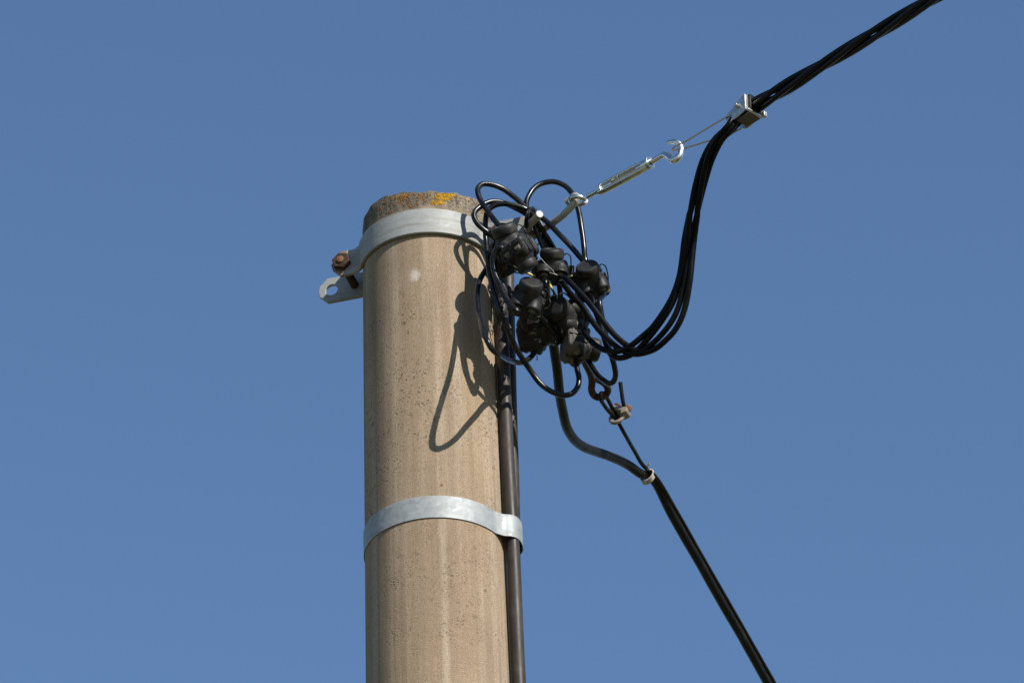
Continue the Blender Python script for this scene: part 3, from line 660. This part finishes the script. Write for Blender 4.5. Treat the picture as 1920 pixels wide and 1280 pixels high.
b = MB(); b.box(P(1070, 511, -.078), CR, CU, TC, .0105, .020, .012); b.build('block', PLASTICD, tm, bevel=.0008)
for dx in (-3.4, .2, 3.6):
    b = MB(); b.box(P(1070 + dx, 511, -.0850), CR, CU, TC, .0017, .015, .002); b.build('metal_strip', CREAM, tm, bevel=.0003)
b = MB(); tp = [P(1005, 456, -.10), P(1003, 466, -.104), P(1001, 478, -.104), P(1003, 486, -.098)]
b.loft([(q, CR, TC, .0018 + .0010 * i, .0009, 3) for i, q in enumerate(tp)], 14); o = b.build('tape_flap', DUST, origin=tp[0]); tag(o, 'dusty flap of tape hanging under the rusty end of the lug', 'tape')
random.seed(21)
b = MB()
for k in range(76):
    x, y = (random.gauss(992, 9), random.gauss(470, 13)) if k < 46 else (random.gauss(1022, 22), random.gauss(595, 28)); d = random.uniform(-.115, -.08); q = [P(x, y, d)]
    for j in range(3): x += random.uniform(-5, 5); y += random.uniform(-5, 6); d += random.uniform(-.006, .006); q.append(P(x, y, d))
    b.tube(spline(q, .002), random.uniform(.0003, .0009), 6)
o = b.build('cobweb_fluff', PLASTICD, origin=P(992, 470, -.1)); tag(o, 'tangle of black cobweb and grime under the clamp lug', 'cobweb', kind='stuff')
def thread(pts, lab):
    b = MB(); b.tube([P(*q) for q in pts], .00028, 5); o = b.build('cobweb_thread', WEB, origin=P(*pts[0])); tag(o, lab, 'cobweb', 'cobweb threads')
thread([(1009, 478, -.118), (1022, 493, -.122), (1037, 507, -.126)], 'thin cobweb thread slanting across the domed box')
thread([(1037, 507, -.127), (1040, 514, -.126), (1045, 515, -.124), (1030, 511, -.124)], 'short cobweb thread between the two glands of the domed box')

# ------------------------------------------------------------------ service drop: rusty hook, messenger wire, grip, thick cable
rh = [cl(.150, .036, ZBM - .004), P(1010, 545, .085), P(1050, 610, .180), P(1088, 664, .262), P(1099, 684, .290), P(1108, 703, .312), P(1110, 718, .326), P(1109, 731, .338), P(1115, 742, .350), P(1126, 745, .356), P(1136, 740, .356), P(1140, 731, .348), P(1136, 721, .336), P(1127, 714, .324), P(1118, 710, .316)]
b = MB(); b.tube(spline(rh, .004), .0054, 16); o = b.build('rusty_hook', RUST, origin=rh[0]); tag(o, 'rust brown hook whose closed end holds the looped wire of the service cable', 'hook')
end = [(1222, 896, .590), (1262, 968, .675), (1312, 1056, .785), (1362, 1143, .900), (1410, 1227, 1.012), (1446, 1290, 1.10)]
e1 = P(*end[-1]); ed = (e1 - P(*end[-3])).normalized(); far = [e1 + ed * k for k in (.6, 1.6, 3.2)]
mw = [P(1163, 716, .372), P(1165, 732, .378), P(1168, 752, .388), P(1171, 768, .398), P(1169, 780, .410), P(1161, 783, .414), P(1151, 770, .402), P(1143, 755, .388), P(1137, 744, .372), P(1131, 737.5, .352), P(1126, 738, .340), P(1125.5, 746, .346), P(1131, 757, .366), P(1140, 769, .386), P(1151, 781, .404), P(1160, 793, .418), P(1170, 811, .438), P(1190, 846, .505), P(1206, 872, .552)]
mo = [P(1229, 893, .580)] + [P(x + 9, y - 6, d) for x, y, d in end[1:]]
b = MB(); b.tube(spline(mw + mo + [q + (mo[-1] - e1) for q in far], .005), .0031, 12)
o = b.build('messenger_wire', THICK, origin=mw[0], sharp=55); tag(o, 'thin black support wire looped back through the rusty hook, cut end sticking up', 'wire')
tk = [(1020, 520, .03), (1024, 560, .04), (1030, 600, .06), (1037, 640, .09), (1044, 685, .13), (1048, 725, .17), (1053, 762, .22), (1061, 796, .27), (1073, 819, .32), (1091, 835, .37), (1118, 847, .43), (1148, 857, .48), (1178, 871, .53), (1202, 888, .565)] + end
tkp = [P(*q) for q in tk] + far
b = MB(); b.tube(wobble(spline(tkp, .006), .0004, .20), lambda t: .0072, 20); o = b.build('service_cable', THICK, origin=tkp[0], sharp=55); tag(o, 'thickest black cable, sagging from the knot and leaving at the bottom right', 'cable')
# wire rope grip
GP = P(1159, 778, .402); gd = (P(1170, 811, .438) - P(1151, 781, .404)).normalized(); gx = CR * .98 - CU * .14; gx = (gx - TC * (gx.dot(gd) / TC.dot(gd))).normalized(); gz = gx.cross(gd).normalized()
if gz.dot(CU) < 0: gz = -gz
grip = empty('wire_grip', GP, 'tan wire rope grip with rusty nuts clamped on the looped support wire', 'wire grip')
b = MB(); b.prism([(-.0165, -.0010), (-.0165, .0045), (-.012, .0068), (.012, .0068), (.0165, .0045), (.0165, -.0010), (.0085, -.0075), (.0065, -.0010), (-.0065, -.0010), (-.0085, -.0075)], GP + gz * .0050, gx, gz, gd, .016); b.build('saddle', CAST, grip, bevel=.0012)
ub = [GP + gx * sg * .0100 + gz * h for sg, h in ((-1, .020), (-1, .006), (-1, -.005))] + [GP + gx * (.0100 * math.cos(t)) + gz * (-.005 + .0100 * math.sin(t)) for t in [math.pi + math.pi * i / 8 for i in range(1, 8)]] + [GP + gx * .0100 + gz * h for h in (-.005, .006, .020)]
b = MB(); b.tube(spline(ub, .002), .0032, 12); b.build('u_bolt', CAST, grip)
for sg in (-1, 1):
    b = MB(); b.lathe([(.0034, .0118), (.0064, .0118), (.0066, .0125), (.0066, .0172), (.006, .018), (.0034, .018)], GP + gx * sg * .0100, gz, 6); b.build('nut', RUST2 if sg > 0 else RUST, grip, sharp=20)
# binding wire
BC = P(1212, 897, .578); bd = (P(1222, 915, .60) - P(1202, 880, .556)).normalized(); b1 = bd.orthogonal().normalized(); b2 = bd.cross(b1)
mofs = (P(1217, 884, .566) - P(1209, 893, .568)); mofs = mofs - bd * mofs.dot(bd); dirm = mofs.normalized(); dirn = bd.cross(dirm)
hl_ = []
for i in range(97):
    t = 2 * math.pi * i / 24; hl_.append(BC + bd * (-.0055 + .011 * i / 96) + dirm * (.0035 + .0118 * math.cos(t)) + dirn * (.0082 * math.sin(t)))
b = MB(); b.tube(hl_, .0011, 8)
tl = [hl_[0], P(1214, 878, .552), P(1216, 870, .548), P(1217, 866, .546)]; b.tube(spline(tl, .002), .0011, 8)
b.tube(spline([hl_[0] + V((.001, 0, 0)), P(1216, 878, .552), P(1215, 872, .548), P(1218, 869, .546)], .002), .0010, 8)
o = b.build('binding_wire', WHITE, origin=BC); tag(o, 'pale wire wound round the service cable and its support wire', 'binding wire')
